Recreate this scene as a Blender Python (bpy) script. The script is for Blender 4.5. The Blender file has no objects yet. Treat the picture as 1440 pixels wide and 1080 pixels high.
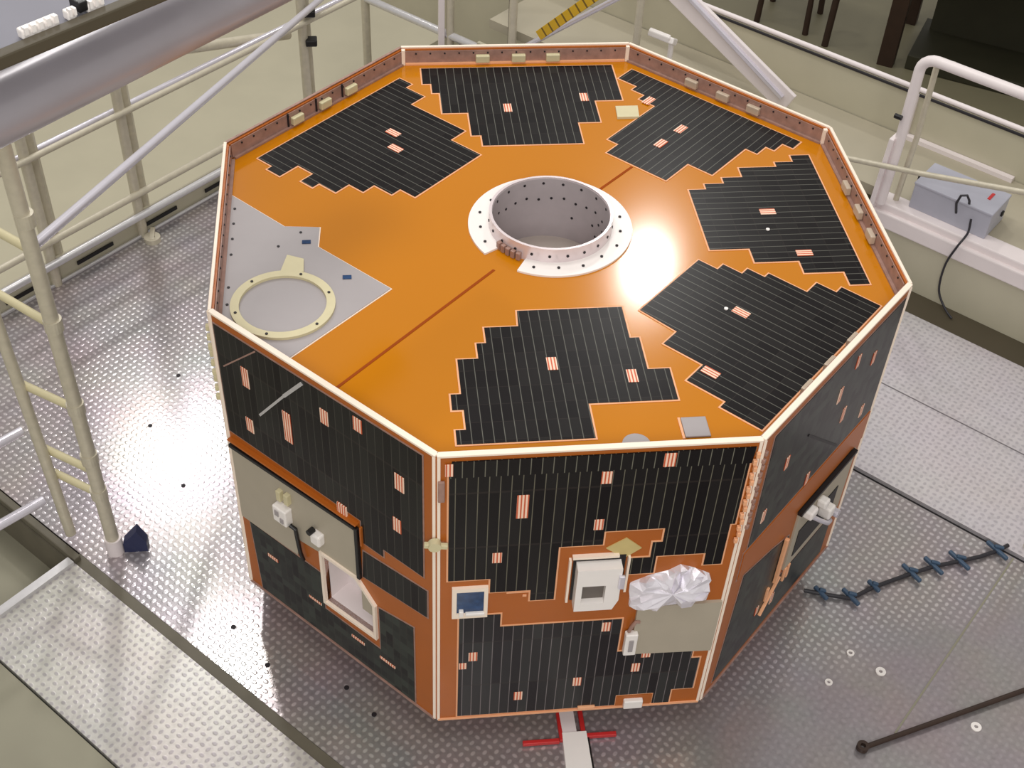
import bpy, bmesh, math, random
from mathutils import Vector, Matrix
random.seed(7)
C = bpy.context.scene.collection
PI = math.pi

# ------------------------------------------------------------------ helpers
def lin(r, g, b):
    f = lambda c: (c/255/12.92) if c/255 <= .04045 else ((c/255+.055)/1.055)**2.4
    return (f(r), f(g), f(b), 1)

def tag(o, label=None, cat=None, group=None, kind=None):
    if label: o['label'] = label
    if cat: o['category'] = cat
    if group: o['group'] = group
    if kind: o['kind'] = kind
    return o

def empty(name, loc=(0, 0, 0), rz=0):
    o = bpy.data.objects.new(name, None); C.objects.link(o)
    o.location = loc; o.rotation_euler = (0, 0, rz); o.empty_display_size = .05
    return o

class MB:
    def __init__(s): s.bm = bmesh.new()
    def box(s, c, size, m=None, bev=0):
        r = bmesh.ops.create_cube(s.bm, size=1)
        vs = r['verts']
        for v in vs: v.co = Vector((v.co.x*size[0], v.co.y*size[1], v.co.z*size[2]))
        if bev:
            es = list({e for v in vs for e in v.link_edges})
            rr = bmesh.ops.bevel(s.bm, geom=es, offset=bev, segments=2, affect='EDGES', profile=.5)
            vs = list({v for v in rr['verts']} | {v for v in vs if v.is_valid})
        for v in vs:
            p = v.co + Vector(c)
            v.co = (m @ p) if m else p
        return s
    def bar(s, p0, p1, w, h, bev=.002):
        p0 = Vector(p0); p1 = Vector(p1); d = p1-p0
        q = d.to_track_quat('X', 'Z').to_matrix().to_4x4()
        m = Matrix.Translation((p0+p1)/2) @ q
        return s.box((0, 0, 0), (d.length, w, h), m, bev)
    def tube(s, p0, p1, r, seg=20, r2=None, caps=True):
        p0 = Vector(p0); p1 = Vector(p1); d = p1-p0
        m = Matrix.Translation((p0+p1)/2) @ d.to_track_quat('Z', 'Y').to_matrix().to_4x4()
        bmesh.ops.create_cone(s.bm, cap_ends=caps, segments=seg, radius1=r, radius2=r if r2 is None else r2, depth=d.length, matrix=m)
        return s
    def ball(s, c, r, seg=12):
        bmesh.ops.create_uvsphere(s.bm, u_segments=seg, v_segments=max(6, seg//2), radius=r, matrix=Matrix.Translation(c))
        return s
    def path(s, pts, r, seg=10):
        pts = [Vector(p) for p in pts]; rings = []; q = None; t0 = None
        for i, p in enumerate(pts):
            t = (pts[min(i+1, len(pts)-1)]-pts[max(i-1, 0)]).normalized()
            q = t.to_track_quat('Z', 'Y').to_matrix() if q is None else t0.rotation_difference(t).to_matrix() @ q
            t0 = t
            rings.append([s.bm.verts.new(p+q @ Vector((r*math.cos(2*PI*k/seg), r*math.sin(2*PI*k/seg), 0))) for k in range(seg)])
        for a, b in zip(rings, rings[1:]):
            for k in range(seg):
                s.bm.faces.new((a[k], a[(k+1) % seg], b[(k+1) % seg], b[k]))
        s.bm.faces.new(rings[0][::-1]); s.bm.faces.new(rings[-1])
        return s
    def poly(s, pts, z0, z1, m=None, holes=()):
        """closed prism over a 2-D outline (with optional holes)"""
        loops = [list(pts)]+[list(h) for h in holes]
        bot = []; edges = []
        for lp in loops:
            vs = [s.bm.verts.new((p[0], p[1], z0)) for p in lp]
            bot.append(vs)
            edges += [s.bm.edges.new((vs[i], vs[(i+1) % len(vs)])) for i in range(len(vs))]
        if holes or True:
            r = bmesh.ops.triangle_fill(s.bm, use_beauty=True, use_dissolve=False, edges=edges)
            fs = [g for g in r['geom'] if isinstance(g, bmesh.types.BMFace)]
        top = {}
        for vs in bot:
            for v in vs: top[v] = s.bm.verts.new((v.co.x, v.co.y, z1))
        for f in fs: s.bm.faces.new([top[v] for v in f.verts])
        for vs in bot:
            for i in range(len(vs)):
                a, b = vs[i], vs[(i+1) % len(vs)]
                s.bm.faces.new((a, b, top[b], top[a]))
        if m is not None:
            for vs in bot:
                for v in vs:
                    v.co = m @ v.co; top[v].co = m @ top[v].co
        return s
    def ringsec(s, r0, r1, z0, z1, a0=0, a1=2*PI, n=72, c=(0, 0)):
        full = abs(a1-a0-2*PI) < 1e-6
        secs = []
        for i in range(n if full else n+1):
            a = a0+(a1-a0)*i/n; ca, sa = math.cos(a), math.sin(a)
            secs.append([s.bm.verts.new((c[0]+r*ca, c[1]+r*sa, z)) for r, z in ((r0, z0), (r1, z0), (r1, z1), (r0, z1))])
        k = len(secs)
        for i in range(k if full else k-1):
            a, b = secs[i], secs[(i+1) % k]
            for j in range(4): s.bm.faces.new((a[j], a[(j+1) % 4], b[(j+1) % 4], b[j]))
        if not full:
            s.bm.faces.new(secs[0]); s.bm.faces.new(secs[-1][::-1])
        return s
    def build(s, name, mat, parent=None, smooth=False, mw=None):
        bm = s.bm
        bmesh.ops.recalc_face_normals(bm, faces=bm.faces[:])
        me = bpy.data.meshes.new(name)
        if smooth:
            for f in bm.faces: f.smooth = True
            for e in bm.edges:
                if len(e.link_faces) == 2 and e.calc_face_angle(0) > math.radians(35): e.smooth = False
        bm.to_mesh(me); bm.free()
        me.materials.append(mat)
        o = bpy.data.objects.new(name, me); C.objects.link(o)
        if mw is not None: o.matrix_local = mw
        if parent: o.parent = parent
        return o

def copies(name, mb, mat, mats, parent):
    """one small mesh shared by individually placed objects"""
    first = mb.build(name, mat, parent)
    for i, m in enumerate(mats):
        o = first if i == 0 else first.copy()
        if i: C.objects.link(o); o.parent = parent
        o.matrix_local = m
    return first
def T(x, y, z): return Matrix.Translation((x, y, z))
def RX(a): return Matrix.Rotation(a, 4, 'X')
def RZ(a): return Matrix.Rotation(a, 4, 'Z')
def RY(a): return Matrix.Rotation(a, 4, 'Y')

# ------------------------------------------------------------------ materials
def newmat(name):
    m = bpy.data.materials.new(name); m.use_nodes = True
    return m, m.node_tree.nodes, m.node_tree.links, m.node_tree.nodes['Principled BSDF']

def plain(name, rgb, rough=.5, metal=0, noise=.06, nscale=20, coat=0, bump=0, spec=.5):
    m, n, l, b = newmat(name)
    b.inputs['Specular IOR Level'].default_value = spec
    c = lin(*rgb)
    tc = n.new('ShaderNodeTexCoord'); nz = n.new('ShaderNodeTexNoise')
    nz.inputs['Scale'].default_value = nscale; nz.inputs['Detail'].default_value = 4
    l.new(tc.outputs['Object'], nz.inputs['Vector'])
    mx = n.new('ShaderNodeMix'); mx.data_type = 'RGBA'
    mx.inputs[6].default_value = tuple(max(0, x*(1-noise*2)) for x in c[:3])+(1,)
    mx.inputs[7].default_value = tuple(min(1, x*(1+noise*2)) for x in c[:3])+(1,)
    l.new(nz.outputs['Fac'], mx.inputs[0]); l.new(mx.outputs[2], b.inputs['Base Color'])
    b.inputs['Roughness'].default_value = rough; b.inputs['Metallic'].default_value = metal
    b.inputs['Coat Weight'].default_value = coat; b.inputs['Coat Roughness'].default_value = .08
    if bump:
        bp = n.new('ShaderNodeBump'); bp.inputs['Strength'].default_value = bump; bp.inputs['Distance'].default_value = .003
        l.new(nz.outputs['Fac'], bp.inputs['Height']); l.new(bp.outputs[0], b.inputs['Normal'])
    return m

def mth(n, l, op, a, b=None, c=None):
    x = n.new('ShaderNodeMath'); x.operation = op
    for i, v in enumerate((a, b, c)):
        if v is None: continue
        if isinstance(v, (int, float)): x.inputs[i].default_value = v
        else: l.new(v, x.inputs[i])
    return x.outputs[0]

def cellmat(name, pitch=.0265, phase=0., row=.06, line=(112, 112, 104), lw=.05, base=(24, 19, 21)):
    """dark solar cells: pale inter-cell lines along Y, faint rows along Y pitch, per-cell tint"""
    m, n, l, b = newmat(name)
    tc = n.new('ShaderNodeTexCoord'); sp = n.new('ShaderNodeSeparateXYZ'); l.new(tc.outputs['Object'], sp.inputs[0])
    xs = mth(n, l, 'ADD', mth(n, l, 'DIVIDE', sp.outputs['X'], pitch), phase+100)
    fx = mth(n, l, 'FRACT', xs)
    dx = mth(n, l, 'ABSOLUTE', mth(n, l, 'SUBTRACT', fx, .5))
    ln = n.new('ShaderNodeMapRange'); ln.inputs[1].default_value = .5-lw*1.0; ln.inputs[2].default_value = .5-lw*.35
    l.new(dx, ln.inputs[0])
    ys = mth(n, l, 'ADD', mth(n, l, 'DIVIDE', sp.outputs['Y'], row), 100.17)
    fy = mth(n, l, 'FRACT', ys)
    dy = mth(n, l, 'ABSOLUTE', mth(n, l, 'SUBTRACT', fy, .5))
    rowm = mth(n, l, 'GREATER_THAN', dy, .485)
    comb = n.new('ShaderNodeCombineXYZ'); l.new(mth(n, l, 'FLOOR', xs), comb.inputs[0]); l.new(mth(n, l, 'FLOOR', ys), comb.inputs[1])
    wn = n.new('ShaderNodeTexWhiteNoise'); l.new(comb.outputs[0], wn.inputs['Vector'])
    hs = n.new('ShaderNodeMix'); hs.data_type = 'RGBA'; l.new(wn.outputs['Value'], hs.inputs[0])
    hs.inputs[6].default_value = lin(*[c*.75 for c in base]); hs.inputs[7].default_value = lin(base[0]*1.25, base[1]*1.45, base[2]*1.3)
    a = n.new('ShaderNodeMix'); a.data_type = 'RGBA'; l.new(mth(n, l, 'MULTIPLY', ln.outputs[0], .8), a.inputs[0])
    l.new(hs.outputs[2], a.inputs[6]); a.inputs[7].default_value = lin(*line)
    c = n.new('ShaderNodeMix'); c.data_type = 'RGBA'; l.new(mth(n, l, 'MULTIPLY', rowm, .35), c.inputs[0])
    l.new(a.outputs[2], c.inputs[6]); c.inputs[7].default_value = lin(60, 52, 48)
    l.new(c.outputs[2], b.inputs['Base Color'])
    b.inputs['Roughness'].default_value = .3; b.inputs['Specular IOR Level'].default_value = .14
    return m

def checker(name, base=(150, 146, 140), dot=(205, 200, 198), pitch=.0245, metal=.75, rough=.33, ang=45, strength=.5, mottled=.25, worn=False):
    """raised-lozenge tread plate"""
    m, n, l, b = newmat(name)
    tc = n.new('ShaderNodeTexCoord'); mp = n.new('ShaderNodeMapping')
    mp.inputs['Rotation'].default_value = (0, 0, math.radians(ang)); mp.inputs['Scale'].default_value = (1/pitch,)*3
    l.new(tc.outputs['Object'], mp.inputs['Vector'])
    sp = n.new('ShaderNodeSeparateXYZ'); l.new(mp.outputs[0], sp.inputs[0])
    X, Y = sp.outputs['X'], sp.outputs['Y']
    ix = mth(n, l, 'FLOOR', X); iy = mth(n, l, 'FLOOR', Y)
    fx = mth(n, l, 'SUBTRACT', mth(n, l, 'FRACT', X), .5); fy = mth(n, l, 'SUBTRACT', mth(n, l, 'FRACT', Y), .5)
    par = mth(n, l, 'FLOORED_MODULO', mth(n, l, 'ADD', ix, iy), 2)
    # swap long and short axis in alternate cells
    fa = n.new('ShaderNodeMix'); l.new(par, fa.inputs[0]); l.new(fx, fa.inputs[2]); l.new(fy, fa.inputs[3])
    fb = n.new('ShaderNodeMix'); l.new(par, fb.inputs[0]); l.new(fy, fb.inputs[2]); l.new(fx, fb.inputs[3])
    d = mth(n, l, 'SQRT', mth(n, l, 'ADD', mth(n, l, 'POWER', mth(n, l, 'MULTIPLY', fa.outputs[0], 2.2), 2),
                              mth(n, l, 'POWER', mth(n, l, 'MULTIPLY', fb.outputs[0], 3.3), 2)))
    mr = n.new('ShaderNodeMapRange'); mr.interpolation_type = 'SMOOTHSTEP'
    mr.inputs[1].default_value = 1.0; mr.inputs[2].default_value = .45
    l.new(d, mr.inputs[0])
    nz = n.new('ShaderNodeTexNoise'); nz.inputs['Scale'].default_value = 3.5; nz.inputs['Detail'].default_value = 6
    l.new(tc.outputs['Object'], nz.inputs['Vector'])
    dots = mr.outputs[0]
    if worn:   # a patch of the sheet where the tread is rubbed nearly flat
        so = n.new('ShaderNodeSeparateXYZ'); l.new(tc.outputs['Object'], so.inputs[0])
        e = mth(n, l, 'ADD', mth(n, l, 'MULTIPLY_ADD', so.outputs['X'], -.3, so.outputs['Y']), mth(n, l, 'MULTIPLY', nz.outputs['Fac'], .25))
        wm = n.new('ShaderNodeMapRange'); wm.inputs[1].default_value = -.93; wm.inputs[2].default_value = -.80; wm.inputs[3].default_value = .18
        l.new(e, wm.inputs[0]); gx = n.new('ShaderNodeMapRange'); gx.inputs[1].default_value = .30; gx.inputs[2].default_value = .45; gx.inputs[3].default_value = 1; gx.inputs[4].default_value = 0
        l.new(so.outputs['X'], gx.inputs[0])
        dots = mth(n, l, 'MULTIPLY', dots, mth(n, l, 'MAXIMUM', wm.outputs[0], gx.outputs[0]))
    nz2 = n.new('ShaderNodeTexNoise'); nz2.inputs['Scale'].default_value = 60; nz2.inputs['Detail'].default_value = 3
    l.new(tc.outputs['Object'], nz2.inputs['Vector'])
    mx = n.new('ShaderNodeMix'); mx.data_type = 'RGBA'; l.new(dots, mx.inputs[0])
    mx.inputs[6].default_value = lin(*base); mx.inputs[7].default_value = lin(*dot)
    ov = n.new('ShaderNodeMix'); ov.data_type = 'RGBA'; ov.blend_type = 'MULTIPLY'; ov.inputs[0].default_value = mottled
    l.new(mx.outputs[2], ov.inputs[6]); l.new(nz.outputs['Color'], ov.inputs[7])
    gm = n.new('ShaderNodeMix'); gm.data_type = 'RGBA'; gm.blend_type = 'MIX'
    rg = n.new('ShaderNodeMapRange'); rg.inputs[1].default_value = .45; rg.inputs[2].default_value = .75; rg.inputs[3].default_value = 0; rg.inputs[4].default_value = .18
    l.new(nz2.outputs['Fac'], rg.inputs[0]); l.new(rg.outputs[0], gm.inputs[0])
    l.new(ov.outputs[2], gm.inputs[6]); gm.inputs[7].default_value = lin(70, 66, 62)
    l.new(gm.outputs[2], b.inputs['Base Color'])
    b.inputs['Metallic'].default_value = metal
    rr = n.new('ShaderNodeMapRange'); rr.inputs[3].default_value = rough-.05; rr.inputs[4].default_value = rough+.04
    l.new(nz.outputs['Fac'], rr.inputs[0]); l.new(rr.outputs[0], b.inputs['Roughness'])
    bp = n.new('ShaderNodeBump'); bp.inputs['Strength'].default_value = strength; bp.inputs['Distance'].default_value = .0022
    l.new(dots, bp.inputs['Height']); l.new(bp.outputs[0], b.inputs['Normal'])
    return m

def stripes(name, a, bcol, pitch, rough=.5, axis='X', frac=.5, metal=0):
    m, n, l, b = newmat(name)
    tc = n.new('ShaderNodeTexCoord'); sp = n.new('ShaderNodeSeparateXYZ'); l.new(tc.outputs['Object'], sp.inputs[0])
    f = mth(n, l, 'FRACT', mth(n, l, 'ADD', mth(n, l, 'DIVIDE', sp.outputs[axis], pitch), 100))
    g = mth(n, l, 'GREATER_THAN', f, frac)
    mx = n.new('ShaderNodeMix'); mx.data_type = 'RGBA'; l.new(g, mx.inputs[0])
    mx.inputs[6].default_value = lin(*a); mx.inputs[7].default_value = lin(*bcol)
    l.new(mx.outputs[2], b.inputs['Base Color']); b.inputs['Roughness'].default_value = rough; b.inputs['Metallic'].default_value = metal
    return m

M = dict(
    orange=plain('orange kapton film', (194, 119, 0), .14, 0, .02, 3, spec=.5),
    seam=plain('dark orange seam', (150, 66, 4), .6, spec=.1),  # seam strip, darker and redder than the deck
    substrate=plain('orange brown panel film', (174, 94, 30), .35, 0, .05, 8, spec=.35),
    cell=cellmat('dark solar cells'),
    cell_side=cellmat('dark side solar cells', phase=.3, line=(120, 116, 100), lw=.055, row=.2),
    cell_top=cellmat('dark top row solar cells', phase=.72, line=(128, 126, 112), lw=.055, row=.2),
    cell_plain=cellmat('dark solar cells fine', line=(62, 60, 56), lw=.05, row=.03, base=(46, 43, 44)),
    cell_left=cellmat('dark solar cells dim lines', phase=.3, line=(70, 68, 62), lw=.055, row=.2, base=(32, 27, 28)),
    cell_low=cellmat('dark lower solar cells', phase=.3, line=(132, 124, 124), lw=.055, row=.2, base=(42, 36, 40)),
    edge=plain('pale pink array border', (240, 176, 132), .45),
    tag=stripes('striped cell tag', (250, 214, 190), (206, 96, 60), .0085, .5, frac=.55),
    cream=plain('cream edge cap', (250, 232, 214), .35, 0, .03),
    rim=plain('pinkish brown rim film', (158, 124, 112), .45, 0, .2, 40),
    greyplate=plain('grey painted plate', (162, 155, 156), .45, 0, .03, 12),
    greypanel=plain('warm grey panel', (176, 166, 148), .5, 0, .03, 14),
    khaki=plain('pale cream ring', (208, 198, 160), .5, 0, .05),
    white=plain('white paint', (242, 236, 232), .35, 0, .02),
    ringmetal=plain('adapter ring metal', (225, 212, 214), .3, .35, .05, 30),
    ringdarker=plain('dull window grey', (104, 96, 90), .5, 0, .05),
    shelf=plain('cream grey shelf', (176, 168, 148), .55, 0, .04, 6),
    bracket=plain('pale brown clear bracket', (188, 170, 150), .3, 0, .04),
    ringfloor=plain('ring floor warm grey', (176, 164, 156), .6, 0, .04),
    ringdark=plain('ring inside grey', (176, 166, 168), .6, 0, .05),
    hole=plain('dark hole', (26, 20, 26), .6),
    black=plain('black plastic', (18, 16, 18), .45),
    blue=plain('blue glass sensor', (30, 62, 104), .15, 0, .4, 60),
    gold=plain('gold film diamond', (202, 182, 122), .3, 0),
    foil=plain('crumpled silver foil', (240, 236, 244), .3, .35, .05, 30, bump=.6),
    alu=plain('brushed aluminium tube', (216, 214, 216), .3, .5, .05, 60),
    galv=plain('cream grey scaffold tube', (200, 192, 172), .36, .1, .08, 40),
    duct=plain('dull silver tube', (172, 167, 174), .28, .12, .05, 8),
    silverwhite=plain('bright silver tube', (226, 222, 232), .28, .5, .03),
    whitepaint=plain('white painted steel', (236, 226, 226), .4, 0, .03, 10),
    creampanel=plain('cream guard panel', (192, 186, 164), .55, 0, .04, 6),
    creamfloor=plain('cream vinyl floor', (200, 193, 168), .5, 0, .04, 4),
    olivefloor=plain('olive grey floor zone', (128, 122, 98), .5, 0, .05, 4),
    darkgap=plain('dark olive kick panel', (74, 66, 50), .6, 0, .05, 6),
    kerb=plain('weathered steel kerb', (104, 98, 84), .5, .1, .12, 12),
    smoothplate=plain('smooth grey plate', (148, 144, 126), .4, .3, .06, 5),
    gantrygrey=plain('dull gantry grey', (128, 127, 136), .6, 0, .04, 8, spec=.2),
    boxgrey=plain('blue grey enclosure', (176, 176, 188), .4, 0, .04, 12),
    darkwood=plain('dark brown wood', (52, 34, 24), .5, 0, .15, 12),
    darkgreen=plain('dark olive board', (48, 46, 30), .6, 0, .1, 8),
    red=plain('red anodised bracket', (196, 44, 44), .4, 0, .05),
    blueclip=plain('slate blue clip', (62, 84, 108), .5, 0, .1),
    navy=plain('navy caster cover', (24, 34, 74), .4),
    cable=plain('dark cable', (40, 38, 44), .5),
    hazard=stripes('yellow and black marked bar', (214, 170, 30), (120, 92, 20), .05, .5, frac=.8),
    deck=checker('tread plate', base=(176, 169, 171), dot=(222, 216, 218), strength=.13, rough=.2, metal=.52, worn=True),
    decklight=checker('light tread plate', base=(214, 210, 204), dot=(184, 178, 180), metal=.3, rough=.34, strength=.18, mottled=.12),
    deckright=checker('bright tread plate', base=(214, 208, 212), dot=(192, 186, 192), metal=.3, rough=.4, strength=.15, mottled=.1),
)

# ------------------------------------------------------------------ satellite geometry
H = 1.0933; ZT = H-.055; AP = math.cos(PI/8); HW = math.sin(PI/8); S = 2*HW
def ang(k): return math.radians(-90+45*k)
def top_frame(k):            # local x = tangent, y = radial outwards, z = up; origin in plate centre
    a = ang(k); n = Vector((math.cos(a), math.sin(a), 0)); t = Vector((-n.y, n.x, 0))
    m = Matrix((( t.x, n.x, 0, 0), (t.y, n.y, 0, 0), (0, 0, 1, ZT), (0, 0, 0, 1)))
    return m
def side_frame(k):           # local x = along the face from its left corner, y = up, z = outwards
    a = ang(k); n = Vector((math.cos(a), math.sin(a), 0)); t = Vector((-n.y, n.x, 0))
    o = n*AP-t*HW
    return Matrix(((t.x, 0, n.x, o.x), (t.y, 0, n.y, o.y), (0, 1, 0, 0), (0, 0, 0, 1)))

def rect_snap(pts):
    """square up a traced outline: every edge becomes parallel to x or y"""
    n = len(pts)
    cls = []
    for i in range(n):
        a, b = pts[i], pts[(i+1) % n]
        cls.append('H' if abs(b[0]-a[0]) > abs(b[1]-a[1]) else 'V')
    st = next(i for i in range(n) if cls[i] != cls[i-1])
    runs = []
    for j in range(n):
        i = (st+j) % n
        p = [pts[i], pts[(i+1) % n]]
        if runs and runs[-1][0] == cls[i]: runs[-1][1].extend(p)
        else: runs.append([cls[i], p])
    out = []
    for j, (c, p) in enumerate(runs):
        c2, p2 = runs[(j+1) % len(runs)]
        val = lambda cc, pp: sum(q[1 if cc == 'H' else 0] for q in pp)/len(pp)
        if c == c2: continue
        out.append((val(c2, p2), val(c, p)) if c == 'H' else (val(c, p), val(c2, p2)))
    return out

def offset(pts, d):
    n = len(pts); A = sum(pts[i][0]*pts[(i+1) % n][1]-pts[(i+1) % n][0]*pts[i][1] for i in range(n))
    sg = 1 if A > 0 else -1; out = []
    for i in range(n):
        p0, p1, p2 = Vector(pts[i-1]), Vector(pts[i]), Vector(pts[(i+1) % n])
        e1 = (p1-p0).normalized(); e2 = (p2-p1).normalized()
        n1 = Vector((e1.y, -e1.x))*sg; n2 = Vector((e2.y, -e2.x))*sg
        k = 1+n1.dot(n2)
        out.append(tuple(p1+(n1+n2)*(d/max(k, .3))))
    return out

sat = empty('satellite')
tag(sat, 'octagonal satellite body with orange top and dark solar panels', 'satellite')
ID = Matrix.Identity(4)

# inner deck (orange) just inside the side panels
RI = (AP-.016)/AP
octo = [(RI*math.cos(math.radians(-112.5+45*k)), RI*math.sin(math.radians(-112.5+45*k))) for k in range(8)]
circ = lambda r, n=64, c=(0, 0): [(c[0]+r*math.cos(2*PI*i/n), c[1]+r*math.sin(2*PI*i/n)) for i in range(n)]
tp = MB().poly(octo, ZT-.02, ZT, holes=[circ(.1665)]).build('top_panel', M['orange'], sat)
tp['label'] = 'glossy orange top deck'
sm = MB(); d45 = Vector((1, 1, 0)).normalized()
sm.bar(Vector((-.63, -.65, ZT+.0004)), Vector((-.178, -.19, ZT+.0004)), .008, .0012, 0)
sm.build('panel_seam', M['seam'], sat); sm = MB()
sm.bar(Vector((.15, .15, ZT+.0004)), Vector((.285, .28, ZT+.0004)), .008, .0012, 0)
sm.build('panel_seam', M['seam'], sat)
# bottom plate and the short stand ring under it
MB().poly([(x*.995, y*.995) for x, y in octo], .004, .02).build('bottom_panel', M['substrate'], sat)
MB().ringsec(.40, .46, -.15, .004).build('support_ring', M['black'], sat, True)
MB().poly(circ(.1665, 48), ZT-.17, ZT-.16).build('ring_floor', M['ringfloor'], sat)

# side panels
F7HOLE = [(.352, .412), (.478, .415), (.541, .345), (.541, .205), (.352, .2)]
for k in range(8):
    f = side_frame(k)
    outline = [(.004, 0), (S-.004, 0), (S-.004, H-.003), (.004, H-.003)]
    p = MB().poly(outline, -.014, 0, holes=[F7HOLE] if k == 7 else []).build('side_panel', M['substrate'], sat, mw=f)
    # cream capping strip on the panel's upper edge
    cw = .016 if k in (0, 1, 7) else .009
    MB().box((S/2, H, -.001-cw*.25), (S-.004, .007 if k != 5 else .004, cw), bev=.0015).build('edge_cap', M['rim'] if k == 5 else M['cream'], p)
    # inner film with rivets, seen above the deck
    ln = MB().box((S/2, H-.029, -.0165), (S-.02, .044, .003)).build('rim_liner', M['rim'], p)
    if k in (2, 3, 4, 5, 6):
        copies('rivet', MB().tube((0, 0, 0), (0, 0, .0027), .003, 8), M['hole'], [T(.05+i*(S-.1)/14, H-.016, -.0205) for i in range(15)], p)
    fl = MB().box((S/2, ZT+.0035, -.0225), (S-.03, .006, .009)).build('deck_flange', M['edge'] if k in (4, 1) else M['rim'], p)
    if k not in (0, 6, 7):
        for u in (.26, .375, .495):
            MB().box((u, H-.034, -.026), (.046, .026, .016), bev=.003).build('clear_bracket', M['khaki'] if k in (4, 5) else M['bracket'], p)
            if k == 5: MB().box((u+.034, H-.026, -.0205), (.004, .046, .005)).build('bracket_shim', M['hole'], p)

# corner trims (double pale strips at each vertical edge)
for k in range(8):
    a = math.radians(-112.5+45*k); c = Vector((math.cos(a), math.sin(a), 0))
    t = Vector((-c.y, c.x, 0)); cs = Vector((c.x*.998, c.y*.998, 0))
    m = MB()
    for sgn in (-1, 1):
        q = cs+t*sgn*.006
        m.bar((q.x, q.y, .0), (q.x, q.y, H-.004), .005, .008, .001)
    o = m.build('corner_trim', M['cream'], sat)
    m = MB().bar((cs.x*.996, cs.y*.996, .001), (cs.x*.996, cs.y*.996, H-.006), .008, .007, .001)
    m.build('corner_strip', M['substrate'], o)

for k in (3, 4, 5):
    a = math.radians(-112.5+45*k); r_ = .978
    MB().bar((r_*math.cos(a), r_*math.sin(a), ZT), (r_*math.cos(a), r_*math.sin(a), H), .012, .012, .001).build('corner_bracket', M['cream'], sat)

# ---- deck solar arrays (metres in each sector's own frame)
TOP = {
0: [(-.135, .367), (.144, .367), (.144, .49), (.169, .49), (.169, .61), (.225, .61), (.225, .722), (.002, .722), (.002, .839), (-.328, .839), (-.328, .792), (-.303, .792), (-.303, .724), (-.331, .724), (-.331, .670), (-.305, .670), (-.305, .545), (-.252, .545), (-.252, .488), (-.227, .488), (-.227, .428), (-.138, .428)],
1: [(-.135, .405), (.149, .405), (.149, .467), (.178, .467), (.178, .528), (.207, .528), (.207, .583), (.228, .583), (.228, .703), (.281, .703), (.281, .764), (.31, .764), (.31, .881), (-.305, .881), (-.305, .763), (-.28, .763), (-.28, .648), (-.204, .648), (-.204, .527), (-.142, .527)],
2: [(.150, .433), (.150, .486), (.177, .486), (.177, .546), (.207, .546), (.207, .609), (.256, .609), (.256, .727), (.28, .727), (.28, .785), (.314, .785), (.314, .842), (-.310, .842), (-.310, .787), (-.253, .787), (-.253, .674), (-.199, .674), (-.199, .547), (-.137, .547), (-.137, .433)],
3: [(.325, .866), (-.318, .866), (-.318, .819), (-.28, .819), (-.28, .769), (-.25, .769), (-.25, .717), (-.2085, .717), (-.2085, .526), (-.121, .526), (-.121, .408), (.096, .408), (.096, .47), (.137, .47), (.137, .73), (.20, .73), (.20, .762), (.25, .762), (.25, .79), (.325, .79)],
4: [(.318, .873), (-.318, .873), (-.318, .655), (-.227, .655), (-.227, .529), (-.155, .529), (-.155, .412), (.154, .412), (.154, .469), (.184, .469), (.184, .599), (.266, .599), (.266, .72), (.29, .72), (.29, .777), (.318, .777)],
5: [(-.299, .852), (-.299, .80), (-.27, .80), (-.27, .72), (-.206, .72), (-.206, .494), (-.138, .494), (-.138, .375), (.155, .375), (.155, .433), (.191, .433), (.191, .503), (.237, .503), (.237, .56), (.292, .56), (.292, .627), (.319, .627), (.319, .673), (.269, .673), (.269, .738), (.343, .738), (.343, .79), (.322, .79), (.322, .852)],
}
TTAG = {0: [(-.069, .576, 0), (.126, .633, 0)], 1: [(.034, .613, 0), (-.217, .678, 0)], 2: [(.03, .641, 0), (-.167, .697, 0)],
        3: [(.001, .56, 0), (.0, .67, 0), (.17, .74, 0)], 4: [(.057, .62, 0), (-.196, .674, 0)], 5: [(-.048, .648, 0), (.01, .585, 0)]}
def solar(pts, frame, mat, tags=(), th=.003, bw=.0045, tsz=(.024, .038), border=None):
    pts = list(pts)
    o = MB().poly(pts, .0012, th).build('solar_array', mat, sat, mw=frame)
    MB().poly(offset(pts, bw), 0, .0018).build('array_border', border or M['edge'], o)
    for tg in tags:
        w, h = (tg[3]*.85, tg[4]*.9) if len(tg) > 3 else tsz
        MB().box((tg[0], tg[1], th+.0008), (w, h, .0022), bev=.0006).build('cell_tag', M['tag'], o)
    return o
for k, pts in TOP.items():
    solar(pts, top_frame(k), M['cell'] if k in (0, 4) else M['cell'], TTAG[k], tsz=(.026, .046))
# small white reference dots on two arrays
for k, u, v in ((2, -.055, .62), (1, .02, .575)):
    MB().tube((u, v, 0), (u, v, .006), .0055, 12).build('reference_dot', M['white'], sat, mw=top_frame(k))

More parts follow.
